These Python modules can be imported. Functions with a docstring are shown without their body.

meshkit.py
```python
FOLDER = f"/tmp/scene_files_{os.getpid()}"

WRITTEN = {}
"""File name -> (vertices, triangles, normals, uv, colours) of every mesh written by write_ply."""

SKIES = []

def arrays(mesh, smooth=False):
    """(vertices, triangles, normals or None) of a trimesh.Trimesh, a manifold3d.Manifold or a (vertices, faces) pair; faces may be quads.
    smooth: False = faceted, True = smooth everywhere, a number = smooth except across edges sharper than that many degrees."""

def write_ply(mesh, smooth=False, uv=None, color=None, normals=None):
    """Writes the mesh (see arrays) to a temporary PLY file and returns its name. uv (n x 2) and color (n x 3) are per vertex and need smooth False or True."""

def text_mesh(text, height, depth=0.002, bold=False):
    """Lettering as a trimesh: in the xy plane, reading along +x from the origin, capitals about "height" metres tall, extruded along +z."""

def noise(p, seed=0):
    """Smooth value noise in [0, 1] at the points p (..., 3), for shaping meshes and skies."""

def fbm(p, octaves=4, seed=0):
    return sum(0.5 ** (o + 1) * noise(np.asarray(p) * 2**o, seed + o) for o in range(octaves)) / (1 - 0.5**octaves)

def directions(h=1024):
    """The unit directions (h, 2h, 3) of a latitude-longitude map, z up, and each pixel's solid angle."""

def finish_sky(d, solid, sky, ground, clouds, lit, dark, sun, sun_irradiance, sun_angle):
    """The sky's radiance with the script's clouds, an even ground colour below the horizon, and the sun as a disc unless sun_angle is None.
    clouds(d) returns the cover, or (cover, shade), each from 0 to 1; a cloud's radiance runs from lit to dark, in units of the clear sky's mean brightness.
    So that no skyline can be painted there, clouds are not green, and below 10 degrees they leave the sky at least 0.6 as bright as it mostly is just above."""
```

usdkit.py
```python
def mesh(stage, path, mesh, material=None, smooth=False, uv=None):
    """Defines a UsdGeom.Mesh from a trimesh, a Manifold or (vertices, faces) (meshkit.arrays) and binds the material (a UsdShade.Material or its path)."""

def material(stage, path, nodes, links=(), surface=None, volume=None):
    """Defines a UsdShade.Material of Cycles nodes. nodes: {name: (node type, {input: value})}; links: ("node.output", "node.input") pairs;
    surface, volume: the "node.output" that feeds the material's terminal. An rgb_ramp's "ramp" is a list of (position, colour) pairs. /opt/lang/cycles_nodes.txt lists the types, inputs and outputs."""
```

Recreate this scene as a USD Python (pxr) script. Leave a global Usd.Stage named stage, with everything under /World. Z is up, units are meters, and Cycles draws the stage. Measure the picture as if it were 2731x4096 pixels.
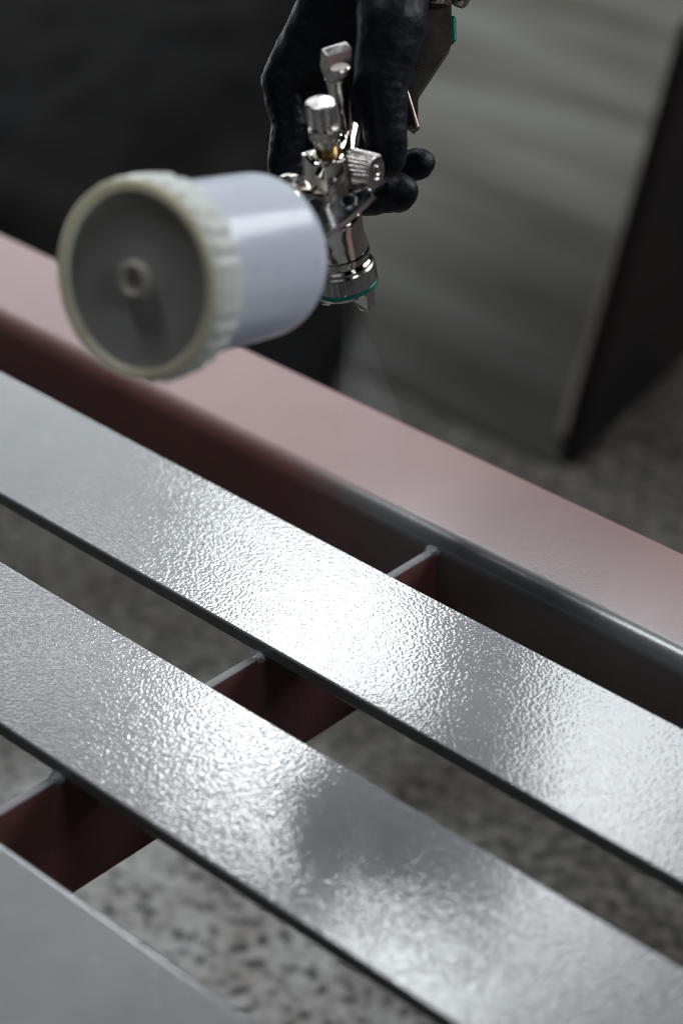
import math, random
import numpy as np, trimesh, manifold3d, usdkit, meshkit
from shapely.geometry import Polygon, box as sbox, Point
from pxr import Usd, UsdGeom, UsdLux, UsdShade, Gf, Sdf

stage = Usd.Stage.CreateInMemory()
UsdGeom.SetStageUpAxis(stage, UsdGeom.Tokens.z)
UsdGeom.SetStageMetersPerUnit(stage, 1.0)
world = UsdGeom.Xform.Define(stage, '/World')
stage.SetDefaultPrim(world.GetPrim())
UsdGeom.Scope.Define(stage, '/World/Looks')
rng = np.random.default_rng(7)

# ------------------------------------------------------------------ camera
PITCH = math.radians(32.54)            # downwards
ZS = 0.48                              # height of the slats' top above the floor
ZC = ZS + 0.77
EYE = np.array([0.0, 0.0, ZC])
FW = np.array([0, math.cos(PITCH), -math.sin(PITCH)])
UP = np.array([0, math.sin(PITCH), math.cos(PITCH)])
RT = np.array([1.0, 0, 0])
cam = UsdGeom.Camera.Define(stage, '/World/Camera')
cam.CreateFocalLengthAttr(82.04)
cam.CreateHorizontalApertureAttr(24.0)
cam.CreateVerticalApertureAttr(36.0)
cam.CreateFStopAttr(3.3)
cam.CreateFocusDistanceAttr(1.335)
cam.CreateExposureAttr(0.0)
cam.CreateClippingRangeAttr(Gf.Vec2f(0.05, 200))
M = np.eye(4); M[0, :3] = RT; M[1, :3] = UP; M[2, :3] = -FW; M[3, :3] = EYE
cam.AddTransformOp().Set(Gf.Matrix4d(*M.ravel().tolist()))

# ------------------------------------------------------------------ lamps
def rect_light(name, centre, target, w, h, power, color=(1, 1, 1)):
    L = UsdLux.RectLight.Define(stage, '/World/' + name)
    c = np.array(centre, float); d = np.array(target, float) - c; d /= np.linalg.norm(d)
    x = np.cross(d, [0, 0, 1.0])
    x = np.array([1.0, 0, 0]) if np.linalg.norm(x) < 1e-6 else x / np.linalg.norm(x)
    y = np.cross(x, d)
    m = np.eye(4); m[0, :3] = x; m[1, :3] = y; m[2, :3] = -d; m[3, :3] = c
    L.AddTransformOp().Set(Gf.Matrix4d(*m.ravel().tolist()))
    L.CreateWidthAttr(w); L.CreateHeightAttr(h); L.CreateIntensityAttr(power); L.CreateColorAttr(Gf.Vec3f(*color))
    return L
COOL = (0.93, 0.97, 1.0)
TGT = (0.0, 1.1, ZS)
def pane(k, x0, x1, z0, z1, power, y=4.5):     # heights above the slats
    rect_light('window_pane_light' + (f'_{k:03d}' if k else ''), ((x0 + x1) / 2, y, ZS + (z0 + z1) / 2), TGT, x1 - x0, z1 - z0, power, COOL)
# daylight opening of the workshop straight ahead, above the picture, divided by posts
pane(0, -0.30, 0.22, 2.08, 2.84, 12)
pane(1, 0.36, 0.95, 2.25, 3.10, 8)
pane(2, -0.04, 0.34, 3.15, 3.75, 19)
pane(6, 0.38, 0.72, 2.95, 3.60, 4)
pane(7, -0.44, -0.14, 2.58, 2.90, 15)
pane(5, 0.02, 0.36, 0.95, 1.70, 9)
pane(3, -0.98, -0.50, 2.34, 2.58, 3.5)
pane(4, -1.60, -0.15, 0.70, 1.35, 15)
# roof light overhead, the open side of the workshop on the right, an added low lamp on the left for the floor, the room behind
rect_light('roof_light', (-1.2, 2.1, ZS + 3.4), (0.1, 1.1, ZS), 1.0, 0.5, 25.0, COOL)
rect_light('side_light', (2.7, 2.5, 2.3), (0, 1.1, ZS), 2.2, 1.5, 8.0, (0.95, 0.97, 1.0))
rect_light('right_window_light', (2.0, -0.9, 2.7), (0, 1.1, ZS + 0.2), 0.7, 0.5, 11.0, COOL)
rect_light('added_low_light', (-2.0, 3.4, 0.30), (0.0, 1.2, 0.05), 1.6, 0.5, 7.0, COOL)  # added lamp, brightens the floor under the panel
rect_light('fill_light', (-1.6, -2.2, 3.0), (0, 1.1, ZS), 4.0, 3.0, 0.15, (1.0, 0.98, 0.95))

# ------------------------------------------------------------------ materials
LK = '/World/Looks/'
def mat(name, nodes, links=(), surface='p.BSDF', volume=None):
    return usdkit.material(stage, LK + name, nodes, links, surface=surface, volume=volume)
def plain(name, color, rough=0.5, metal=0.0, **kw):
    return mat(name, {'p': ('principled_bsdf', {'base_color': color, 'roughness': rough, 'metallic': metal, **kw})})

# wet grey enamel with orange peel
def enamel(name, color, peel=1.0, rough=0.36):
    return mat(name, {
        'g': ('geometry', {}),
        'n1': ('noise_texture', {'scale': 570.0, 'detail': 0.3, 'roughness': 0.4, 'distortion': 0.0}),
        'n2': ('noise_texture', {'scale': 11.0, 'detail': 2.0}),
        'amp': ('map_range', {'from_min': 0.3, 'from_max': 0.75, 'to_min': 0.62, 'to_max': 1.12, 'clamp': True}),
        'hh': ('math', {'math_type': 'multiply'}),
        'b': ('bump', {'strength': 1.0 * min(1, peel), 'distance': 0.000132 * peel}),
        'c': ('noise_texture', {'scale': 55.0, 'detail': 3.0}),
        'cr': ('rgb_ramp', {'ramp': [(0.3, tuple(0.95 * np.array(color))), (0.7, tuple(1.04 * np.array(color)))]}),
        'p': ('principled_bsdf', {'roughness': rough, 'coat_weight': 1.0, 'coat_roughness': 0.04, 'coat_ior': 1.5, 'specular_ior_level': 0.4}),
    }, [('g.position', 'n1.vector'), ('g.position', 'n2.vector'), ('n2.fac', 'amp.value'), ('n1.fac', 'hh.value1'), ('amp.result', 'hh.value2'),
        ('hh.value', 'b.height'), ('b.normal', 'p.coat_normal'),
        ('g.position', 'c.vector'), ('c.fac', 'cr.fac'), ('cr.color', 'p.base_color')])
GREY = (0.185, 0.195, 0.20)
RED = (0.20, 0.062, 0.052)
M_slat = enamel('wet_grey_enamel', GREY, 1.0)
# red oxide primer, with grey overspray where the primvar says so
def primer(name, over):
    nodes = {
        'g': ('geometry', {}),
        'n': ('noise_texture', {'scale': 420.0, 'detail': 2.0}),
        'n2': ('noise_texture', {'scale': 18.0, 'detail': 4.0}),
        'fine': ('noise_texture', {'scale': 1100.0, 'detail': 1.0}),
        'cr': ('rgb_ramp', {'ramp': [(0.3, (0.19, 0.072, 0.066)), (0.7, (0.24, 0.098, 0.09))]}),
        'b': ('bump', {'strength': 0.8, 'distance': 0.00018}),
        'mx': ('mix', {'mix_type': 'mix', 'color2': GREY}),
        'p': ('principled_bsdf', {'roughness': 0.62, 'specular_ior_level': 0.48, 'coat_roughness': 0.26}),
    }
    links = [('g.position', 'n.vector'), ('g.position', 'n2.vector'), ('g.position', 'fine.vector'), ('n2.fac', 'cr.fac'), ('cr.color', 'mx.color1'), ('n.fac', 'b.height'), ('b.normal', 'p.normal'), ('mx.color', 'p.base_color')]
    nodes['dz'] = ('separate_xyz', {})
    nodes['du'] = ('map_range', {'from_min': 0.55, 'from_max': 1.0, 'to_min': 0.0, 'to_max': 0.27, 'clamp': True})      # pale overspray dust settled on top
    nodes['dm'] = ('mix', {'mix_type': 'mix', 'color2': (0.52, 0.42, 0.42)})
    links[4] = ('cr.color', 'dm.color1')
    links += [('g.normal', 'dz.vector'), ('dz.z', 'du.value'), ('du.result', 'dm.fac'), ('dm.color', 'mx.color1')]
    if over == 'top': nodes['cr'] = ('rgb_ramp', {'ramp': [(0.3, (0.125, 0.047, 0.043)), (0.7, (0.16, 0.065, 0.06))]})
    if over == 'attr':
        nodes['a'] = ('attribute', {'attribute': 'overspray'})
        nodes['s'] = ('math', {'math_type': 'multiply_add', 'value2': 0.55, 'value3': -0.275})
        nodes['t'] = ('math', {'math_type': 'add', 'use_clamp': True})
        nodes['rr'] = ('map_range', {'from_min': 0.0, 'from_max': 1.0, 'to_min': 0.60, 'to_max': 0.28})
        links += [('fine.fac', 's.value1'), ('s.value', 't.value1'), ('a.fac', 't.value2'), ('t.value', 'mx.fac'), ('t.value', 'p.coat_weight'), ('t.value', 'rr.value'), ('rr.result', 'p.roughness')]
    else:
        nodes['x'] = ('separate_xyz', {})
        nodes['t'] = ('map_range', {'from_min': 0.35, 'from_max': 0.95, 'to_min': 0.0, 'to_max': 0.92, 'clamp': True})
        links += [('g.true_normal', 'x.vector'), ('x.z', 't.value'), ('t.result', 'mx.fac')]
    return mat(name, nodes, links)
M_rail = primer('red_primer_overspray', 'attr')
M_bar = primer('red_primer_dusted', 'top')
M_weld = mat('painted_weld', {'g': ('geometry', {}), 'n': ('noise_texture', {'scale': 500.0, 'detail': 3.0}), 'b': ('bump', {'strength': 0.8, 'distance': 0.0004}),
    'p': ('principled_bsdf', {'base_color': (0.2, 0.2, 0.2), 'roughness': 0.3})}, [('g.position', 'n.vector'), ('n.fac', 'b.height'), ('b.normal', 'p.normal')])

def nickel(name, color, rough, bump=0.00004):
    return mat(name, {'g': ('geometry', {}), 'n': ('noise_texture', {'scale': 260.0, 'detail': 3.0}), 'r': ('noise_texture', {'scale': 120.0, 'detail': 4.0}),
        'rr': ('map_range', {'from_min': 0.3, 'from_max': 0.8, 'to_min': rough * 0.7, 'to_max': rough * 1.7}),
        'b': ('bump', {'strength': 0.5, 'distance': bump}),
        'p': ('principled_bsdf', {'base_color': color, 'metallic': 1.0})},
        [('g.position', 'n.vector'), ('g.position', 'r.vector'), ('n.fac', 'b.height'), ('b.normal', 'p.normal'), ('r.fac', 'rr.value'), ('rr.result', 'p.roughness')])
M_chrome = nickel('polished_nickel', (0.62, 0.58, 0.53), 0.09)
M_satin = nickel('satin_steel', (0.50, 0.48, 0.46), 0.20, 0.00001)
M_dark_metal = nickel('dark_anodised', (0.16, 0.15, 0.14), 0.30)
M_trigger = nickel('brushed_trigger_steel', (0.42, 0.43, 0.46), 0.20)
M_brass = nickel('brass', (0.42, 0.30, 0.12), 0.28)
M_green = plain('green_anodised', (0.02, 0.22, 0.16), 0.25, 0.45)
M_engrave = plain('engraving_grey', (0.21, 0.20, 0.19), 0.35, 1.0)
M_copper = nickel('worn_copper', (0.36, 0.27, 0.235), 0.3)

M_cup = mat('milky_cup_plastic', {'g': ('geometry', {}), 'n': ('noise_texture', {'scale': 70.0, 'detail': 3.0, 'roughness': 0.6}),
    'cr': ('rgb_ramp', {'ramp': [(0.0, (0.82, 0.85, 0.91)), (0.66, (0.82, 0.85, 0.91)), (0.73, (0.56, 0.55, 0.56))]}),
    'p': ('principled_bsdf', {'roughness': 0.16, 'subsurface_weight': 0.0, 'specular_ior_level': 0.5}),
    't': ('translucent_bsdf', {'color': (0.86, 0.92, 1.0)}), 'm': ('mix_closure', {'fac': 0.36})},
    [('g.position', 'n.vector'), ('n.fac', 'cr.fac'), ('cr.color', 'p.base_color'), ('p.BSDF', 'm.closure1'), ('t.BSDF', 'm.closure2')], surface='m.closure')
def milky(name, base, trans, fac, rough):
    return mat(name, {'g': ('geometry', {}), 'n': ('noise_texture', {'scale': 42.0, 'detail': 5.0, 'roughness': 0.65}),
    'cr': ('rgb_ramp', {'ramp': [(0.0, base), (0.60, base), (0.72, tuple(np.array(base) * np.array([0.62, 0.55, 0.42])))]}),
    'p': ('principled_bsdf', {'roughness': rough}),
    't': ('translucent_bsdf', {'color': trans}), 'm': ('mix_closure', {'fac': fac})},
    [('g.position', 'n.vector'), ('n.fac', 'cr.fac'), ('cr.color', 'p.base_color'), ('p.BSDF', 'm.closure1'), ('t.BSDF', 'm.closure2')], surface='m.closure')
M_lid = milky('milky_lid_plastic', (0.86, 0.87, 0.83), (0.92, 0.96, 0.94), 0.45, 0.3)
M_rim = milky('stained_rim_plastic', (0.92, 0.87, 0.72), (0.98, 0.94, 0.82), 0.6, 0.4)
M_disc = plain('grey_lid_disc', (0.42, 0.42, 0.415), 0.5)
M_plug = plain('vent_plug_plastic', (0.52, 0.49, 0.42), 0.5)

M_glove = mat('black_rubber_glove', {'g': ('geometry', {}), 'n': ('noise_texture', {'scale': 130.0, 'detail': 4.0, 'roughness': 0.55}),
    'v': ('voronoi_texture', {'scale': 620.0}), 'add': ('math', {'math_type': 'multiply_add', 'value2': 0.35}),
    'b': ('bump', {'strength': 0.7, 'distance': 0.0006}),
    'p': ('principled_bsdf', {'base_color': (0.003, 0.004, 0.0075), 'roughness': 0.5, 'specular_ior_level': 0.2, 'sheen_weight': 0.02, 'sheen_roughness': 0.5, 'sheen_tint': (0.6, 0.7, 1.0)})},
    [('g.position', 'n.vector'), ('g.position', 'v.vector'), ('v.distance', 'add.value1'), ('n.fac', 'add.value3'), ('add.value', 'b.height'), ('b.normal', 'p.normal')])
M_sleeve = mat('black_work_cloth', {'g': ('geometry', {}), 'n': ('noise_texture', {'scale': 60.0, 'detail': 4.0}), 'b': ('bump', {'strength': 0.6, 'distance': 0.003}),
    'p': ('principled_bsdf', {'base_color': (0.012, 0.012, 0.013), 'roughness': 0.85})}, [('g.position', 'n.vector'), ('n.fac', 'b.height'), ('b.normal', 'p.normal')])

PATCH = (-0.26, 1.30)                       # paler floor: settled dust and spatter, with daylight painted into the colour
M_floor = mat('spattered_concrete', {'g': ('geometry', {}),
    'st': ('mapping', {'scale': (1.0, 1.0, 1.0), 'rotation': (0, 0, 0.5)}),
    'n1': ('noise_texture', {'scale': 78.0, 'detail': 5.0, 'roughness': 0.6, 'distortion': 0.3}),
    'n2': ('noise_texture', {'scale': 8.0, 'detail': 4.0, 'roughness': 0.6}),
    'n3': ('noise_texture', {'scale': 300.0, 'detail': 3.0}),
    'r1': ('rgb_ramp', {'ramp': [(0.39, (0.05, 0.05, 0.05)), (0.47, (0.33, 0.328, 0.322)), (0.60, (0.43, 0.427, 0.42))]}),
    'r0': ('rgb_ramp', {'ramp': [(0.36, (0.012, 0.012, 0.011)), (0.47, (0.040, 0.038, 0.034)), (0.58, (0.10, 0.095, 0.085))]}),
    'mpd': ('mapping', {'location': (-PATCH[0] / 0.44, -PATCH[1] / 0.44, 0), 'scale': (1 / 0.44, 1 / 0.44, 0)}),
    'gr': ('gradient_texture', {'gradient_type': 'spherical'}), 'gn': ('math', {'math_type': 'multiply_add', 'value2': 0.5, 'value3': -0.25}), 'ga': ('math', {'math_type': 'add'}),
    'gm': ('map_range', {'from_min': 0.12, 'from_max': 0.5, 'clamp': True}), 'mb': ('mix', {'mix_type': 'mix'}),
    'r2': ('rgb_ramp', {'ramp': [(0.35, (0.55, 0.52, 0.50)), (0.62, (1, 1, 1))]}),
    'mm': ('mix', {'mix_type': 'multiply', 'fac': 1.0}),
    'b': ('bump', {'strength': 0.6, 'distance': 0.0015}),
    'p': ('principled_bsdf', {'roughness': 0.85, 'specular_ior_level': 0.2})},
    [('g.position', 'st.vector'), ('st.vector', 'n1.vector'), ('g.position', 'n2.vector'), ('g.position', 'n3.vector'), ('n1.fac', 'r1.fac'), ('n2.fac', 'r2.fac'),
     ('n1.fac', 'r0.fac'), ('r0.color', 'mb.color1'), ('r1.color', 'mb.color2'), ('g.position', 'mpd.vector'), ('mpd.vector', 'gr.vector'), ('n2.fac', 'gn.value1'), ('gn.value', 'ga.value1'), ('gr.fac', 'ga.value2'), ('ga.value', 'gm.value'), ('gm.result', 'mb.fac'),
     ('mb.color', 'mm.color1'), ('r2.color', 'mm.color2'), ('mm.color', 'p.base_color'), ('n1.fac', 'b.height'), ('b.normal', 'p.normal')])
EDGE_SHADE = (0.12, 2.05)                        # light falloff painted as darker colour along the board's near edge
M_board = mat('greyish_worn_board', {'g': ('geometry', {}), 'mr': ('mapping', {'rotation': (0, 0, -2.383)}), 'mp': ('mapping', {'scale': (0.5, 2.6, 1.0)}),
    'n1': ('noise_texture', {'scale': 3.4, 'detail': 3.0, 'roughness': 0.5}), 'n2': ('noise_texture', {'scale': 22.0, 'detail': 4.0}),
    'r1': ('rgb_ramp', {'ramp': [(0.36, (0.060, 0.056, 0.047)), (0.5, (0.088, 0.086, 0.075)), (0.64, (0.120, 0.121, 0.111))]}),  # soft diagonal shadow bands painted into the board's colour
    'gm': ('mapping', {'location': (-EDGE_SHADE[0] / 0.75, -EDGE_SHADE[1] / 0.75, 0), 'scale': (1 / 0.75, 1 / 0.75, 0)}), 'gr': ('gradient_texture', {'gradient_type': 'spherical'}),
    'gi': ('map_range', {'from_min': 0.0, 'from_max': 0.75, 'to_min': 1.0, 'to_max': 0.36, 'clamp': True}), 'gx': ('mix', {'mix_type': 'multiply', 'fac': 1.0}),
    'p': ('principled_bsdf', {'roughness': 0.8, 'specular_ior_level': 0.08})},
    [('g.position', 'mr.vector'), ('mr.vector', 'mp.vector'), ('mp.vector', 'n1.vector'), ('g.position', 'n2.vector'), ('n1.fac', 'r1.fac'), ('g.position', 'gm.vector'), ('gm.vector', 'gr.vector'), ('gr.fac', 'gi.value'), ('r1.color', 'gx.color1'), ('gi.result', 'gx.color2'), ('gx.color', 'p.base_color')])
M_edge = plain('raw_brown_edge', (0.050, 0.036, 0.028), 0.85)
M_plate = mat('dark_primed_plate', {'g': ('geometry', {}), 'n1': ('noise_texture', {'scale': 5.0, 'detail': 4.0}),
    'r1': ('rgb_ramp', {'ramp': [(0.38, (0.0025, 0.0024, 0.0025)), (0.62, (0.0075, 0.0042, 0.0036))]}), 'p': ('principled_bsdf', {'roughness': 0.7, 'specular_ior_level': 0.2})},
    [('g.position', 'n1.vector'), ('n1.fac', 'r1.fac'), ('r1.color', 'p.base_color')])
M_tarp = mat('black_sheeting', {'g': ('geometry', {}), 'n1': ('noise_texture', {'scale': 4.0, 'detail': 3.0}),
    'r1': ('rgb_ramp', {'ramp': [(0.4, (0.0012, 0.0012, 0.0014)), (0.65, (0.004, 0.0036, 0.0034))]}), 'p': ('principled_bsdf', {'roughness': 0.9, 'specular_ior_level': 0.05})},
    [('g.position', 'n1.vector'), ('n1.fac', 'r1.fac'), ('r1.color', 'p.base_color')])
M_stand = plain('dark_blue_grey_steel', (0.03, 0.032, 0.038), 0.5)
M_mist = usdkit.material(stage, LK + 'paint_mist', {'v': ('principled_volume', {'color': (0.85, 0.87, 0.92), 'density': 1.5, 'anisotropy': 0.3})}, [], volume='v.volume')

# ------------------------------------------------------------------ helpers
USED = {}
def numbered(parent, name):
    k = (parent, name); n = USED.get(k, 0); USED[k] = n + 1
    return f'{parent}/{name}' + (f'_{n:03d}' if n else '')
def thing(name, label, cat, loc=(0, 0, 0), group=None):
    x = UsdGeom.Xform.Define(stage, numbered('/World', name)); x.AddTranslateOp().Set(Gf.Vec3d(*map(float, loc)))
    p = x.GetPrim(); p.SetCustomDataByKey('label', label); p.SetCustomDataByKey('category', cat)
    if group: p.SetCustomDataByKey('group', group)
    return (str(x.GetPath()), np.array(loc, float))
def to_tm(m):
    if isinstance(m, trimesh.Trimesh): return m
    if hasattr(m, 'to_mesh'):
        q = m.to_mesh(); return trimesh.Trimesh(q.vert_properties[:, :3], q.tri_verts, process=False)
    return trimesh.Trimesh(np.asarray(m[0]), np.asarray(m[1]), process=False)
def part(parent, name, mesh, material, smooth=35, label=None):
    """parent: (path, origin). Mesh points are given in world space. Returns (path, origin)."""
    m = to_tm(mesh).copy(); m.vertices = m.vertices - parent[1]
    path = numbered(parent[0], name)
    u = usdkit.mesh(stage, path, m, material, smooth=smooth)
    if label: u.GetPrim().SetCustomDataByKey('label', label)
    return (path, parent[1])
def alone(name, mesh, material, label, cat, smooth=35, kind=None):
    path = numbered('/World', name)
    u = usdkit.mesh(stage, path, to_tm(mesh), material, smooth=smooth); p = u.GetPrim()
    if label: p.SetCustomDataByKey('label', label)
    if cat: p.SetCustomDataByKey('category', cat)
    if kind: p.SetCustomDataByKey('kind', kind)
    return u
F = 5360.0                                   # focal length in units of a 1568 x 2352 picture
def at(px, py, d):                           # the point seen at a place of the photograph, d metres deep
    return EYE + d * (FW + RT * (px - 784) / F - UP * (py - 1176) / F)
def vec(r, u, f):
    return RT * r + UP * u + FW * f
def unit(v): v = np.asarray(v, float); return v / np.linalg.norm(v)
def lvl(px, py, z):                          # the point at height z seen there
    d = at(px, py, 1.0) - EYE
    return EYE + d * (z - ZC) / d[2]
def frame(axis, ref=(0.13, 0.71, 0.69)):
    a = unit(axis); x = np.cross(ref, a); x = unit(x); y = np.cross(a, x); return x, y, a
def lathe(A, B, prof, seg=48, mod=None):
    """Surface of revolution about A->B: prof = [(t, r)], t in metres from A along the axis; closed when r = 0 at both ends. mod(angle array, t, r) -> radii."""
    x, y, a = frame(np.asarray(B) - np.asarray(A))
    th = np.linspace(0, 2 * np.pi, seg, endpoint=False); V = []; n = len(prof)
    for t, r in prof:
        rr = np.full(seg, max(r, 1e-6)) if (mod is None or r < 1e-5) else mod(th, t, r)
        V.append(A + a * t + np.outer(rr * np.cos(th), x) + np.outer(rr * np.sin(th), y))
    V = np.vstack(V); Fc = []
    i = np.arange(seg); j = (i + 1) % seg
    for k in range(n - 1):
        Fc.append(np.stack([k * seg + i, k * seg + j, (k + 1) * seg + j], 1)); Fc.append(np.stack([k * seg + i, (k + 1) * seg + j, (k + 1) * seg + i], 1))
    m = trimesh.Trimesh(V, np.vstack(Fc), process=False)
    m.merge_vertices(); m.update_faces(m.nondegenerate_faces()); m.fix_normals()
    return m
def rounded(prof_pts, r, n=4):
    """Rounds the corners of an open (t, r) profile."""
    out = [prof_pts[0]]
    P = [np.array(p, float) for p in prof_pts]
    for k in range(1, len(P) - 1):
        a, b, c = P[k - 1], P[k], P[k + 1]
        u, v = a - b, c - b; lu, lv = np.linalg.norm(u), np.linalg.norm(v); q = min(r, lu * 0.45, lv * 0.45)
        p0, p1 = b + u / lu * q, b + v / lv * q
        for s in np.linspace(0, 1, n + 1):
            out.append(tuple((1 - s) ** 2 * p0 + 2 * s * (1 - s) * b + s * s * p1))
    out.append(prof_pts[-1]); return out
def knurl(n, depth, sharp=False):
    def f(th, t, r):
        w = np.cos(n * th)
        return r + depth * (np.sign(w) * np.abs(w) ** 0.5 if sharp else w) * 0.5
    return f
def obox(c, ax, ay, az, sx, sy, sz, r=0.0008):
    """A box with rounded edges, axes ax ay az, full sizes."""
    S = [manifold3d.Manifold.sphere(r, 12).translate((i * (sx / 2 - r), j * (sy / 2 - r), k * (sz / 2 - r))) for i in (-1, 1) for j in (-1, 1) for k in (-1, 1)]
    m = to_tm(manifold3d.Manifold.batch_hull(S)); m.vertices = c + m.vertices @ np.array([unit(ax), unit(ay), unit(az)]); m.fix_normals(); return m
def hull_balls(pts, seg=20):
    return manifold3d.Manifold.batch_hull([manifold3d.Manifold.sphere(r, seg).translate(tuple(map(float, p))) for p, r in pts])
def chain(joints, seg=20):
    m = None
    for a, b in zip(joints[:-1], joints[1:]):
        h = hull_balls([a, b], seg); m = h if m is None else m + h
    return m
def soften(man, edge, it=12):
    t = to_tm(man.refine_to_length(edge)); t = trimesh.Trimesh(t.vertices, t.faces, process=True); t.remove_unreferenced_vertices()
    trimesh.smoothing.filter_taubin(t, iterations=it); return t

# ------------------------------------------------------------------ setting
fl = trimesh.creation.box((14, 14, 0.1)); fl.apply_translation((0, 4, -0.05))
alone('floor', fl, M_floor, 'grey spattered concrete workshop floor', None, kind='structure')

# ------------------------------------------------------------------ the welded panel lying flat
AL = math.radians(136.52)
SD = np.array([math.cos(AL), math.sin(AL), 0.0])      # along the slats (away, to the left)
SN = np.array([-math.sin(AL), math.cos(AL), 0.0])     # across them (towards the camera)
def place(s, n, z): return SD * s + SN * n + np.array([0, 0, z])
S0, S1 = -0.9, 2.3
panel_o = place(0.75, -0.7, ZS - 0.05)
panel = thing('metal_panel', 'welded steel panel of wide slats, half red primer and half wet grey paint', 'metal panel', panel_o)
def extrude(profile, s0, s1, ns, wob=0.0):
    """profile: closed list of (n, z), counter-clockwise; swept along the slats, finer in view."""
    P = np.array(profile); k = len(P); ss = np.linspace(s0, s1, ns)
    V = []
    for q, s in enumerate(ss):
        p = P.copy()
        if wob:
            p = p + wob * (meshkit.noise(np.c_[np.full(k, s * 9.0), P[:, 0] * 60, P[:, 1] * 60], 3)[:, None] - 0.5)
        V.append(SD * s + np.outer(p[:, 0], SN) + np.outer(p[:, 1], [0, 0, 1]))
    V = np.vstack(V); i = np.arange(k); j = (i + 1) % k; Fc = []
    for q in range(ns - 1):
        a, b = q * k, (q + 1) * k
        Fc.append(np.stack([a + i, a + j, b + j], 1)); Fc.append(np.stack([a + i, b + j, b + i], 1))
    tri = trimesh.creation.triangulate_polygon(Polygon(P), engine='earcut')[1] % k
    n0 = (ns - 1) * k
    Fc += [tri, tri[:, ::-1] + n0]
    m = trimesh.Trimesh(V, np.vstack(Fc), process=False); m.fix_normals(); return m, ss, P
def rrect(n0, n1, z0, z1, radii, seg=5):
    """radii for corners (n0,z0),(n1,z0),(n1,z1),(n0,z1)"""
    out = []
    for (cx, cz, a0), r in zip(((n0, z0, 180), (n1, z0, 270), (n1, z1, 0), (n0, z1, 90)), radii):
        sx, sz = (1 if cx == n0 else -1), (1 if cz == z0 else -1)
        for a in np.radians(np.linspace(a0, a0 + 90, seg + 1)):
            out.append((cx + sx * r + r * math.cos(a), cz + sz * r + r * math.sin(a)))
    return out
TH = 0.009
for n0, n1, rr in ((-0.8452, -0.7454, 0.0014), (-0.6970, -0.5961, 0.0014), (-0.5355, -0.4340, 0.0043)):
    m, _, _ = extrude(rrect(n0, n1, ZS - TH, ZS, (0.0012, 0.0012, 0.0014, rr)), S0, S1, 200, 0.0006)
    part(panel, 'slat', m, M_slat, smooth=50)
m, ss, P = extrude(rrect(-0.988, -0.895, ZS - 0.1, ZS, (0.011, 0.011, 0.0125, 0.010), 10), S0, S1, 420)
rail = numbered(panel[0], 'frame_rail'); m2 = m.copy(); m2.vertices -= panel[1]
rail_u = usdkit.mesh(stage, rail, m2, M_rail, smooth=True)
vs = m.vertices @ SD; vn = m.vertices @ SN; vz = m.vertices[:, 2]
edge = np.clip((0.90 - vs) / 0.10, 0, 1)                        # overspray starts where the gun has passed
band = np.exp(-np.maximum(0, (-0.902 - vn)) / (0.0022 + 0.0055 * np.clip((0.86 - vs) / 0.4, 0, 1)))
drop = np.clip(1 - (ZS - 0.007 - vz) / 0.014, 0, 1)
over = np.clip(edge * band * drop * 1.25, 0, 1)
pv = UsdGeom.PrimvarsAPI(rail_u).CreatePrimvar('overspray', Sdf.ValueTypeNames.FloatArray, 'vertex')
pv.Set([float(x) for x in over])
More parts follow.
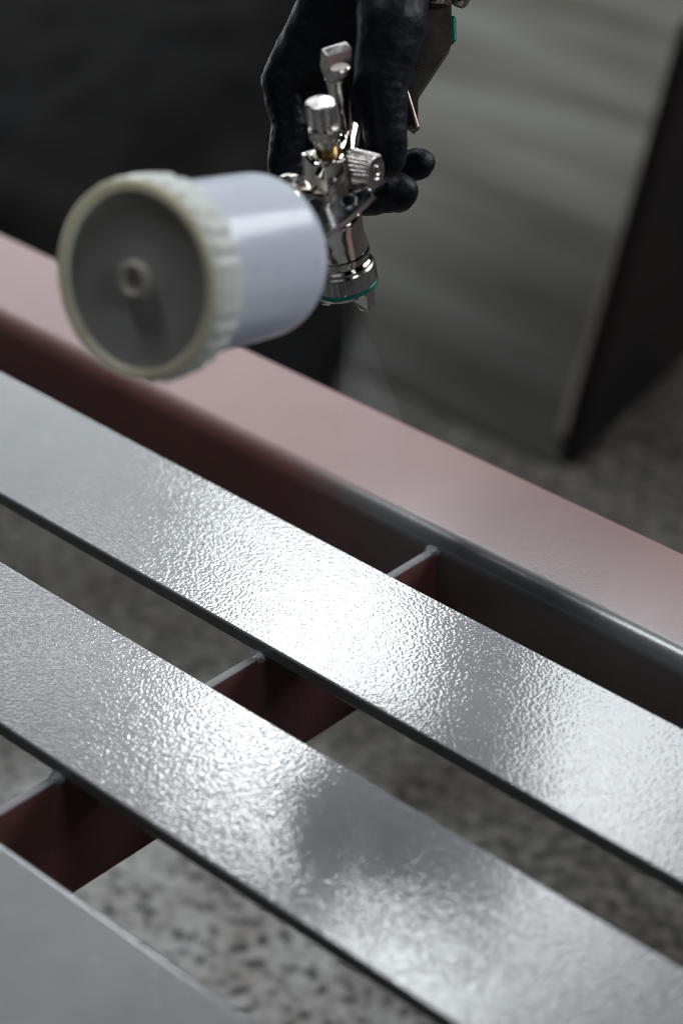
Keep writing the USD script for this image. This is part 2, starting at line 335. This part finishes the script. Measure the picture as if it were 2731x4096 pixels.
# cross bar standing on edge under the slats, from the rail towards the camera
SB0, SB1 = 0.7680, 0.7745          # set from the photograph
ZB = ZS - TH - 0.0005
def cross_bar(s0, s1, zt, zb, n0, n1):
    P = [(s0 + 0.001, zb), (s1 - 0.001, zb), (s1, zb + 0.001), (s1, zt - 0.0016), (s1 - 0.0005, zt - 0.0005), (s1 - 0.0016, zt), (s0 + 0.0016, zt), (s0 + 0.0005, zt - 0.0005), (s0, zt - 0.0016), (s0, zb + 0.001)]
    nn = np.linspace(n0, n1, 90); k = len(P); V = []
    for n in nn: V += [place(s, n, z) for s, z in P]
    i = np.arange(k); j = (i + 1) % k; Fc = []
    for q in range(len(nn) - 1):
        a, b = q * k, (q + 1) * k
        Fc.append(np.stack([a + i, a + j, b + j], 1)); Fc.append(np.stack([a + i, b + j, b + i], 1))
    tri = trimesh.creation.triangulate_polygon(Polygon(P), engine='earcut')[1] % k; n_0 = (len(nn) - 1) * k
    m = trimesh.Trimesh(np.array(V), np.vstack(Fc + [tri, tri[:, ::-1] + n_0]), process=False); m.fix_normals(); return m
part(panel, 'cross_bar', cross_bar(SB0, SB1, ZB, ZB - 0.082, -0.8945, -0.36), M_bar, smooth=40)
sm = (SB0 + SB1) / 2
def weld(n, z, up, dn):
    return soften(hull_balls([(place(sm - 0.003, n, z), 0.0026), (place(sm + 0.003, n, z), 0.0026), (place(sm - 0.001, n - 0.001, z + up * 0.6), 0.0018), (place(sm + 0.001, n + dn, z - 0.0018), 0.0024)], 24), 0.0008, 20)
part(panel, 'weld_bead', weld(-0.894, ZB - 0.001, 0.002, 0.005), M_weld, smooth=True)
part(panel, 'weld_bead', weld(-0.745, ZB - 0.001, 0.003, 0.006), M_weld, smooth=True)
part(panel, 'weld_bead', weld(-0.596, ZB - 0.001, 0.003, 0.006), M_weld, smooth=True)

# stands under the panel
def stand(s, n, label):
    o = place(s, n, 0)
    t = thing('support_stand', label, 'stand', o)
    top = ZB - 0.082 - 0.0005 if n > -0.8 else ZS - 0.1005
    part(t, 'foot_plate', obox(place(s, n, 0.004), SD, SN, (0, 0, 1), 0.16, 0.16, 0.008, 0.001), M_stand)
    part(t, 'post', obox(place(s, n, (0.008 + top - 0.03) / 2), SD, SN, (0, 0, 1), 0.07, 0.07, top - 0.03 - 0.008, 0.004), M_stand)
    part(t, 'top_plate', obox(place(s, n, top - 0.015), SD, SN, (0, 0, 1), 0.13, 0.13, 0.03, 0.003), M_stand)
stand(0.20, -0.942, 'dark steel stand under the red frame rail')

# ------------------------------------------------------------------ things on the floor behind
def slab(poly, z, t):
    m = trimesh.creation.extrude_polygon(Polygon([tuple(p[:2]) for p in poly]), t, engine='earcut'); m.apply_translation((0, 0, z)); return m
brd = [lvl(1287, 1058, 0.012), lvl(1590, 60, 0.012), lvl(1700, -320, 0.012), lvl(300, -560, 0.012), lvl(560, 700, 0.012)]
bo = brd[0].copy(); bo[2] = 0
t = thing('board', 'large pale grey worn board lying on the floor behind the panel', 'board', bo)
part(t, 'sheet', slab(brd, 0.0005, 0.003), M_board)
e0, e1 = lvl(1300, 1000, 0.010), lvl(1590, 60, 0.010)
part(t, 'edge_strip', obox((e0 + e1) / 2 + np.array([0.004, 0, -0.0035]), e1 - e0, np.cross((0, 0, 1), e1 - e0), (0, 0, 1), np.linalg.norm(e1 - e0), 0.03, 0.006, 0.002), M_edge, label='brown raw edge strip')
# dark primed plate leaning
b0, b1 = lvl(1318, 1075, 0.0), lvl(1800, 600, 0.0)
lean = lvl(1605, 60, 0.40) - b0
pl = np.array([b0, b1, b1 + lean, b0 + lean]); nrm = unit(np.cross(b1 - b0, lean)); th_ = 0.02
if nrm[1] < 0: nrm = -nrm
V = np.vstack([pl, pl + nrm * th_]); V[4:6, 2] = np.maximum(V[4:6, 2], 0.0); V[:, 2] += 0.001 - V[:, 2].min()
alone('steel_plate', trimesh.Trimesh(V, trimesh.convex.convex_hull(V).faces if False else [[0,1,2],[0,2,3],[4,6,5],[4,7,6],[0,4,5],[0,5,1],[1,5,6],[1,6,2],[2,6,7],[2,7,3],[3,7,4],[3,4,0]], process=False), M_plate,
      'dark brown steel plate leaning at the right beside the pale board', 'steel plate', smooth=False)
# black sheeting heap
gx, gy = np.meshgrid(np.linspace(0, 1, 60), np.linspace(0, 1, 60))
c00, c10, c01, c11 = lvl(-500, 700, 0), lvl(800, 1010, 0), lvl(-700, -500, 0), lvl(770, -300, 0)
G = ((1 - gx) * (1 - gy))[..., None] * c00 + (gx * (1 - gy))[..., None] * c10 + ((1 - gx) * gy)[..., None] * c01 + (gx * gy)[..., None] * c11
hgt = meshkit.fbm(np.c_[G[..., 0].ravel() * 5, G[..., 1].ravel() * 3.5, np.zeros(G[..., 0].size)], 4, 5).reshape(gx.shape)
G[..., 0] += 0.035 * (meshkit.fbm(np.c_[np.zeros(G[..., 1].size), G[..., 1].ravel() * 9, np.ones(G[..., 1].size)], 3, 8).reshape(gx.shape) - 0.5) * 2 * gx
edgef = np.minimum.reduce([gx, 1 - gx, gy, 1 - gy]) / 0.12
G[..., 2] = 0.016 + np.clip(edgef, 0, 1) ** 0.7 * (0.03 + 0.13 * np.clip(hgt - 0.25, 0, 1))
n = 60; idx = np.arange(n * n).reshape(n, n)
q = np.stack([idx[:-1, :-1].ravel(), idx[:-1, 1:].ravel(), idx[1:, 1:].ravel(), idx[1:, :-1].ravel()], 1)
top = G.reshape(-1, 3); bot = top - [0, 0, 0.0025]
bd = np.concatenate([idx[0, :-1], idx[:-1, -1], idx[-1, :0:-1], idx[:0:-1, 0]]); bn = np.roll(bd, -1)
Ft = np.vstack([q[:, [0, 1, 2]], q[:, [0, 2, 3]]]); Fb = Ft[:, ::-1] + n * n
side = np.vstack([np.stack([bd, bd + n * n, bn + n * n], 1), np.stack([bd, bn + n * n, bn], 1)])
tm = trimesh.Trimesh(np.vstack([top, bot]), np.vstack([Ft, Fb, side]), process=False); tm.fix_normals()
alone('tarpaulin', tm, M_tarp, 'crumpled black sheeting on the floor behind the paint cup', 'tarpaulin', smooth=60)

# ------------------------------------------------------------------ spray gun
DG = 1.275                                                       # depth of the gun's body
A = unit(vec(0.20 * 0.838, -0.98 * 0.838, 0.545))                # the way the nozzle points
CAP = at(789, 645, 1.302)                                        # front face of the ring
PX = 1.30 / F                                                    # metres per photograph unit here
gun = thing('spray_gun', 'nickel paint spray gun with white gravity cup, nozzle pointing down at the slats', 'spray gun', CAP)
SIDE = unit(np.cross(A, vec(-0.572, -0.21, -0.793)))             # across the gun
CUPW = unit(vec(-0.572, -0.21, -0.793))                          # from gun to lid
# nozzle end: neck rings, knurled ring, green ring, air cap with horns
def onax(t): return CAP + A * t
part(gun, 'neck_ring', lathe(onax(-0.022), onax(0), rounded([(0, 0), (0, 0.0165), (0.003, 0.0178), (0.0055, 0.0178), (0.006, 0.0166), (0.0085, 0.0166), (0.0098, 0.0178), (0.0112, 0.0178), (0.0112, 0)], 0.0007), 64), M_chrome, 30)
part(gun, 'ring_nut', lathe(onax(-0.0108), onax(0), rounded([(0, 0), (0, 0.0182), (0.0014, 0.0190), (0.0108, 0.0190), (0.0108, 0)], 0.0004), 288,
     lambda th, t_, r: r + (0.00035 * np.cos(72 * th) if 0.0012 < t_ < 0.0107 and r > 0.018 else 0 * th)), M_satin, 30)
part(gun, 'green_ring', lathe(onax(0.0001), onax(0.01), rounded([(0, 0), (0, 0.0192), (0.0025, 0.0192), (0.0025, 0)], 0.0005), 72), M_green, 30)
cap = part(gun, 'air_cap', lathe(onax(0.0027), onax(0.01), rounded([(0, 0), (0, 0.0178), (0.0022, 0.0172), (0.0030, 0.012), (0.0062, 0.0045), (0.0072, 0.0028), (0.0072, 0)], 0.0006), 64), M_chrome, 30)
hdir = unit(SIDE * 1.0)
if hdir @ RT < 0: hdir = -hdir
horn_d = unit(hdir * 0.55 - CUPW * 0.83 * 0 + vec(0.5, 0.0, -0.35)); horn_d = unit(horn_d - A * (horn_d @ A))
for s in (1, -1):
    o = onax(0.0035) + horn_d * s * 0.0125
    w = np.cross(A, horn_d); bt = []
    for (r_, l_, wd) in ((0.0036, 0.0, 0.0042), (-0.0050, 0.0, 0.0042), (0.0026, 0.0112, 0.0034), (-0.0022, 0.0112, 0.0034), (-0.0045, 0.0035, 0.005)):
        for k in (-1, 1): bt.append((o + horn_d * s * r_ + A * l_ + w * k * wd, 0.0006))
    part(gun, 'air_horn', hull_balls(bt, 8), M_chrome, 30)
# head cone and body
P_head0, P_head1 = at(766, 478, 1.262), onax(-0.021)
L_ = np.linalg.norm(P_head1 - P_head0)
part(gun, 'head', lathe(P_head0, P_head1, rounded([(0, 0), (0, 0.0150), (L_ * 0.40, 0.0150), (L_ * 0.70, 0.0158), (L_ * 0.90, 0.0170), (L_, 0.0174), (L_, 0)], 0.003, 6), 64), M_chrome, 40)
K0, K1 = at(735, 236, 1.222), at(766, 478, 1.262)                # needle axis
KA = unit(K1 - K0)
def kn(t): return K0 + KA * t
ridge = unit(vec(0.25, 0.1, -1.0) - KA * (vec(0.25, 0.1, -1.0) @ KA)); acr = np.cross(KA, ridge)
if acr @ RT < 0: acr = -acr
def bodypt(t, a_, r_): return kn(t) + acr * a_ + ridge * r_
LB = np.linalg.norm(K1 - K0)
tb = LB * 0.475
blk = hull_balls([(bodypt(tb + 0.002, a_, r_), 0.0015) for a_, r_ in ((-0.0092, 0.002), (0.0092, 0.002), (-0.0050, 0.0080), (0.0050, 0.0080), (-0.0092, -0.009), (0.0092, -0.009))] +
                 [(bodypt(LB + 0.004, a_, r_), 0.002) for a_, r_ in ((-0.0105, 0.000), (0.0105, 0.000), (-0.003, 0.0085), (0.004, 0.0085), (-0.011, -0.010), (0.011, -0.010))], 12)
col = hull_balls([(bodypt(tb, 0, 0) , 0.0085)], 24)
body = to_tm(blk)
shoulder = lathe(kn(tb - 0.0005), kn(tb + 0.01), rounded([(0, 0), (0, 0.0086), (0.002, 0.0096), (0.005, 0.0092), (0.011, 0.0075), (0.011, 0)], 0.001), 48)
# arm of the body that runs towards the side knob and the rear regulator
arm1 = hull_balls([(at(762, 400, 1.262), 0.0075), (at(806, 385, 1.268), 0.0085)], 24)
arm2 = hull_balls([(at(770, 420, 1.27), 0.0085), (at(800, 300, 1.295), 0.0070)], 24)
arm3 = hull_balls([(at(775, 385, 1.255), 0.0042), (at(786, 318, 1.258), 0.0034)], 20)
bod = trimesh.util.concatenate([to_tm(x) for x in (blk + arm1 + arm2 + arm3,)])
part(gun, 'body', bod, M_chrome, 40)
part(gun, 'shoulder_collar', shoulder, M_chrome, 40)
# needle knob, lock nut, thread
kp = part(gun, 'fluid_knob', lathe(kn(-0.001), kn(0.02), rounded([(0, 0), (0.0002, 0.0072), (0.0012, 0.0080), (0.0122, 0.0080), (0.0130, 0.0074), (0.0130, 0)], 0.0004), 200,
     lambda th, t_, r: r + (0.00022 * np.cos(40 * th) if r > 0.0078 else 0 * th)), M_satin, 30)
part(kp, 'lock_nut', lathe(kn(0.0142), kn(0.03), rounded([(-0.003, 0), (-0.003, 0.0062), (0, 0.0062), (0, 0.0075), (0.001, 0.0079), (0.0058, 0.0079), (0.0062, 0.0070), (0.0075, 0.0062), (0.0108, 0.0062), (0.0108, 0)], 0.0003), 160,
     lambda th, t_, r: r + (0.00020 * np.cos(36 * th) if r > 0.0077 else 0 * th)), M_satin, 30)
thr = [(0, 0)] + [(0.0004 * k, 0.0055 + (0.0003 if k % 2 else -0.0002)) for k in range(22)] + [(0.0088, 0)]
part(kp, 'thread', lathe(kn(0.0245), kn(0.05), thr, 40), M_brass, 30)
# side fan knob
Fa, Fb = at(803, 384, 1.264), at(865, 393, 1.2555)
LF = np.linalg.norm(Fb - Fa)
fk = part(gun, 'fan_knob', lathe(Fa, Fb, rounded([(0, 0), (0, 0.0098), (0.001, 0.0104), (LF - 0.0012, 0.0091), (LF, 0.0081), (LF + 0.0003, 0.0045), (LF - 0.0004, 0.004), (LF - 0.0004, 0)], 0.0003), 240,
     lambda th, t_, r: r + (0.00055 * np.cos(28 * th) if r > 0.0085 else 0 * th)), M_satin, 30)
part(fk, 'screw', lathe(Fb - unit(Fb - Fa) * 0.0006, Fb + unit(Fb - Fa), rounded([(0, 0), (0, 0.0034), (0.0013, 0.0032), (0.0017, 0.002), (0.0009, 0.0013), (0.0009, 0)], 0.0003), 32), M_chrome, 30)
# rear air regulator: tube, base, wing
R0, R1 = at(771, 172, 1.262), at(790, 292, 1.285)
RK = unit(at(773, 172, 1.262) - at(775, 100, 1.246))
LR = np.linalg.norm(R1 - R0); RA = unit(R1 - R0)
part(gun, 'regulator_tube', lathe(R0, R1, rounded([(0, 0), (0, 0.0062), (0.001, 0.0064), (0.006, 0.0060), (LR, 0.0050), (LR, 0)], 0.0005), 40), M_chrome, 40)
rk = part(gun, 'air_knob', lathe(R0 - RK * 0.0085, R0, rounded([(0, 0), (0, 0.0070), (0.001, 0.0080), (0.0045, 0.0080), (0.0052, 0.0072), (0.0082, 0.0070), (0.0082, 0)], 0.0004), 160,
     lambda th, t_, r: r + (0.00016 * np.cos(40 * th) if r > 0.0078 else 0 * th)), M_satin, 30)
wd = unit(vec(0.90, 0.36, 0.3)); wd = unit(wd - RK * (wd @ RK)); wn = np.cross(RK, wd)
wing = hull_balls([(R0 - RK * (0.0070 + h_) + wd * x_ + wn * y_, 0.0008) for h_, xs in ((0.0, 0.0074), (0.0105, 0.0068)) for x_ in (-xs, xs) for y_ in (-0.0026, 0.0030)], 10)
part(rk, 'grip_wing', wing, M_satin, 30)
# trigger yoke in front of the head, pivot screw
def quad_plate(pts, thick, r=0.0007):
    pts = np.array(pts); nn = unit(np.cross(pts[1] - pts[0], pts[2] - pts[0]))
    if nn @ FW < 0: nn = -nn
    return hull_balls([(p + nn * k, r) for p in pts for k in (0.0, thick)], 8)
y0, yn = at(780, 485, 1.2375), unit(vec(-0.36, 0.30, -0.88))       # a point of the plate and the way it faces
def onplate(px, py):
    d = at(px, py, 1.0) - EYE; return EYE + d * ((y0 - EYE) @ yn) / (d @ yn)
yp = [onplate(*q) for q in ((716, 487), (722, 480), (783, 467), (800, 452), (842, 431), (856, 449), (815, 487), (746, 540), (736, 534))]
part(gun, 'trigger', hull_balls([(p - yn * k, 0.0007) for p in yp for k in (0, 0.003)], 8), M_trigger, 30)
sc = onplate(803, 465) + yn * 0.0002
part(gun, 'pivot_screw', lathe(sc, sc + yn, rounded([(0, 0), (0, 0.0048), (0.0016, 0.0045), (0.0022, 0.0034), (0.0022, 0)], 0.0005), 40), M_trigger, 30)
part(gun, 'trigger_blade', chain([(at(840, 440, 1.258), 0.0035), (at(872, 418, 1.30), 0.0035), (at(885, 405, 1.325), 0.0035)], 14), M_trigger, 40)
# handle plate with badge, hook, fitting, engraving
hp = [(1036, -60), (1037.5, 95), (1034, 106), (965, 210), (961, 222), (959, 250), (961, 285), (953, 296), (946, 290), (930, 215), (880, 180), (860, 60), (900, -60)]
DH = 1.322
def solid_outline(pts, d0, d1, bev=0.0012):
    """Outline (photograph places at depth d0) thickened to d1 with bevelled rim."""
    p = Polygon(pts); k = bev / PX
    q = p.buffer(-k, join_style=1)
    lay = [(q, d0), (p, d0 + bev), (p, d1 - bev), (q, d1)]
    def ring(g): return np.array(g.exterior.coords)[:-1]
    N = 220; V = []
    def res(g):
        L = g.exterior; c0 = L.project(Point(pts[0])); 
        return [L.interpolate((c0 + L.length * i_ / N) % L.length).coords[0] for i_ in range(N)]
    for g, d in lay: V += [at(x_, y_, DH) + (d - DH) * FW for x_, y_ in res(g)]
    i = np.arange(N); j = (i + 1) % N; Fc = []
    for l in range(3):
        Fc.append(np.stack([l * N + i, l * N + j, (l + 1) * N + j], 1)); Fc.append(np.stack([l * N + i, (l + 1) * N + j, (l + 1) * N + i], 1))
    t2 = trimesh.creation.triangulate_polygon(Polygon(res(q)), engine='earcut')[1] % N
    m = trimesh.Trimesh(np.array(V), np.vstack(Fc + [t2, t2[:, ::-1] + 3 * N]), process=False); m.merge_vertices(); m.fix_normals(); return m
hd = part(gun, 'handle', solid_outline(hp, DH, DH + 0.020), M_dark_metal, 30)
part(hd, 'green_badge', hull_balls([(at(1036, 40, DH + 0.006), 0.0012), (at(1042, 40, DH + 0.006), 0.0012), (at(1043, 90, DH + 0.006), 0.0012), (at(1036, 98, DH + 0.006), 0.0012),
     (at(1036, 40, DH + 0.013), 0.0012), (at(1042, 40, DH + 0.013), 0.0012), (at(1043, 90, DH + 0.013), 0.0012), (at(1036, 98, DH + 0.013), 0.0012)], 10), M_green, 30)
part(hd, 'finger_hook', chain([(at(933, 210, DH - 0.002), 0.0014), (at(944, 248, DH - 0.003), 0.0016), (at(957, 291, DH - 0.003), 0.0018)], 12) + hull_balls([(at(946, 290, DH + 0.002), 0.0030), (at(953, 290, DH + 0.002), 0.0028)], 14), M_copper, 40)
txt = meshkit.text_mesh('BOSS.re', 0.0040, 0.00012)
tx = unit(at(1017, 70, DH) - at(951, 190, DH)); tz = -FW; ty = np.cross(tz, tx)
txt.vertices = at(953, 192, DH - 0.0002) + txt.vertices @ np.array([tx, ty, tz]) * 1.0
part(hd, 'engraved_lettering', txt, M_engrave, False)
part(hd, 'hose_fitting', lathe(at(1044, 8, DH + 0.008), at(1120, -130, DH + 0.008), rounded([(0, 0), (0.0, 0.0055), (0.003, 0.0068), (0.010, 0.0068), (0.011, 0.0058), (0.03, 0.0058), (0.03, 0)], 0.0012), 40), M_chrome, 40)
part(hd, 'inlet_nut', lathe(at(1006, 14, DH - 0.003), at(1004, -90, DH - 0.003), rounded([(0, 0), (0, 0.006), (0.002, 0.0085), (0.012, 0.0085), (0.012, 0)], 0.001), 6), M_chrome, 30)
# gravity cup
LC = at(311, 643, 1.085)                                         # centre of the lid face
cw = -CUPW                                                       # from lid towards gun
HB = 0.106
cup = part(gun, 'paint_cup', lathe(LC + cw * 0.004, LC + cw * HB, rounded([(0, 0.0400), (0, 0.0428), (0.02, 0.0424), (HB - 0.012, 0.0412), (HB - 0.002, 0.030), (HB + 0.003, 0.013), (HB + 0.012, 0.010), (HB + 0.012, 0.008), (HB + 0.001, 0.011), (HB - 0.004, 0.0285), (HB - 0.014, 0.0395), (0.02, 0.0408), (0, 0.0400)], 0.013, 8), 96), M_cup, 50)
def lobes(th, t_, r):
    return r + ((0.0011 + 0.0006 * np.sin(3 * th + 1) + 0.0005 * np.sin(7 * th)) * np.clip(np.abs(np.cos(15 * th)) * 2 - 0.9, -0.6, 0.8) if 0.0035 < t_ < 0.0205 and r > 0.0455 else 0 * th)
lid = part(cup, 'cup_lid', lathe(LC, LC + cw, rounded([(0.0010, 0.0425), (-0.0012, 0.0450), (0.0004, 0.0474), (0.0040, 0.0480), (0.0050, 0.0482), (0.0180, 0.0477), (0.0205, 0.0468), (0.0212, 0.0432), (0.0040, 0.0430), (0.0010, 0.0425)], 0.0008), 240, lobes), M_lid, 40)
part(cup, 'lid_rim', lathe(LC - cw * 0.0016, LC + cw, rounded([(0.0015, 0.0420), (0.0, 0.0432), (-0.0008, 0.0450), (0.0003, 0.0470), (0.0024, 0.0477), (0.0026, 0.042), (0.0015, 0.0420)], 0.0006, 4), 120), M_rim, 50)
part(cup, 'lid_disc', lathe(LC + cw * 0.0012, LC + cw, rounded([(0, 0), (0.0012, 0.020), (0.0006, 0.0420), (0.0016, 0.0424), (0.0026, 0.0424), (0.0026, 0)], 0.0006), 96), M_disc, 50)
plug = LC + cw * 0.0015
part(cup, 'vent_plug', lathe(plug, plug - cw, rounded([(0, 0), (0, 0.0092), (0.0036, 0.0092), (0.0048, 0.0080), (0.0048, 0.0058), (0.0028, 0.0048), (0.0028, 0)], 0.001), 120,
     lambda th, t_, r: r + (0.0003 * np.cos(12 * th) if r > 0.009 else 0 * th)), M_plug, 40)
# boss between cup and body
part(gun, 'cup_mount', lathe(at(648, 466, 1.205), at(752, 450, 1.264), rounded([(0, 0), (0, 0.0085), (0.004, 0.0098), (0.010, 0.0098), (0.012, 0.0085), (0.04, 0.0080), (0.04, 0)], 0.001), 48), M_chrome, 40)
part(gun, 'mount_ring', lathe(at(666, 452, 1.228), at(684, 444, 1.238), rounded([(0, 0), (0, 0.0112), (0.0016, 0.0120), (0.0034, 0.0120), (0.0042, 0.0108), (0.0042, 0)], 0.0006), 60), M_chrome, 40)

# ------------------------------------------------------------------ the hand and arm
per = thing('person', 'person in black glove and black sleeve reaching down to hold the spray gun', 'person', at(880, 40, 1.30))
J = lambda x_, y_, d, mm: (at(x_, y_, d), mm / 1000.0)
wrist = J(872, -150, 1.300, 27); wrist2 = J(850, -120, 1.325, 25)
kn_i, kn_m, kn_r, kn_p = J(643, 186, 1.318, 11.2), J(690, 120, 1.338, 11.5), J(745, 60, 1.352, 11), J(800, 20, 1.362, 10)
palm = hull_balls([wrist, wrist2, kn_i, kn_m, kn_r, kn_p, J(800, 60, 1.325, 18), J(890, 40, 1.30, 16)], 24)
palm = palm + hull_balls([wrist, J(745, 70, 1.31, 14), kn_i, J(700, 110, 1.318, 14)], 24)
backp = hull_balls([J(690, 180, 1.325, 12), J(830, 130, 1.345, 14), J(840, 330, 1.352, 11), J(690, 330, 1.335, 11)], 20)
idx_f = chain([kn_i, J(664, 285, 1.318, 10.4), J(654, 398, 1.322, 10.4), J(760, 452, 1.322, 10.6), J(860, 448, 1.318, 11.2), J(914, 441, 1.312, 11.2)])
mid_f = chain([kn_m, J(720, 300, 1.345, 10.5), J(760, 390, 1.352, 10), J(880, 395, 1.350, 9.6), J(962, 376, 1.345, 9.4)])
ring_f = chain([kn_r, J(780, 220, 1.368, 10), J(840, 260, 1.380, 9.5), J(925, 255, 1.372, 9)])
pink_f = chain([kn_p, J(830, 120, 1.375, 9), J(880, 170, 1.385, 8.5), J(950, 150, 1.372, 8)])
thumb = chain([J(905, -60, 1.285, 21), J(898, 60, 1.272, 19), J(872, 190, 1.270, 15.0), J(884, 300, 1.272, 12.4), J(890, 364, 1.274, 10.4)])
hand = soften(palm + backp + idx_f + mid_f + ring_f + pink_f + thumb, 0.0022, 16)
# creases and wrinkles of the rubber
vn_ = hand.vertex_normals
w_ = meshkit.fbm(hand.vertices * 120, 3, 11) - 0.5
hand.vertices = hand.vertices + vn_ * (w_ * 0.0022)[:, None]
for (jx, jy, jd), ax_, rad in (((664, 285, 1.31), kn_i[0] - at(664, 285, 1.318), 0.020), ((884, 300, 1.26), at(872, 190, 1.27) - at(890, 364, 1.274), 0.020), ((872, 190, 1.255), at(898, 60, 1.272) - at(884, 300, 1.272), 0.024),
                               ((860, 448, 1.31), at(760, 452, 1.322) - at(914, 441, 1.312), 0.016), ((650, 200, 1.31), at(700, 110, 1.318) - kn_i[0], 0.02)):
    c_ = at(jx, jy, jd); q_ = hand.vertices - c_; a__ = q_ @ unit(ax_)
    fall = np.exp(-(np.linalg.norm(q_, axis=1) / rad) ** 2)
    ph = a__ * 2 * np.pi / 0.0055 + 5.0 * meshkit.noise(hand.vertices * 60, 4)
    hand.vertices = hand.vertices + vn_ * (fall * 0.0003 * np.sin(ph))[:, None]
arm = chain([(at(868, -130, 1.312), 0.031), (at(960, -420, 1.33), 0.040), (at(1150, -1000, 1.36), 0.050)])
arm = arm + chain([(at(1150, -1000, 1.36), 0.052), (at(1250, -1500, 1.66), 0.062)])
part(per, 'sleeve', soften(arm, 0.012, 8), M_sleeve, True, label='black sleeve')
part(per, 'gloved_hand', hand, M_glove, True, label='black rubber glove on the hand around the grip')

# ------------------------------------------------------------------ paint mist under the nozzle
m0 = onax(0.010)
mist = lathe(m0, m0 + A * 0.14, [(0, 0), (0.0005, 0.003), (0.04, 0.011), (0.075, 0.018), (0.10, 0.020), (0.115, 0.014), (0.12, 0)], 32)
alone('paint_mist', mist, M_mist, 'faint paint mist under the nozzle', 'mist', True, kind='stuff')
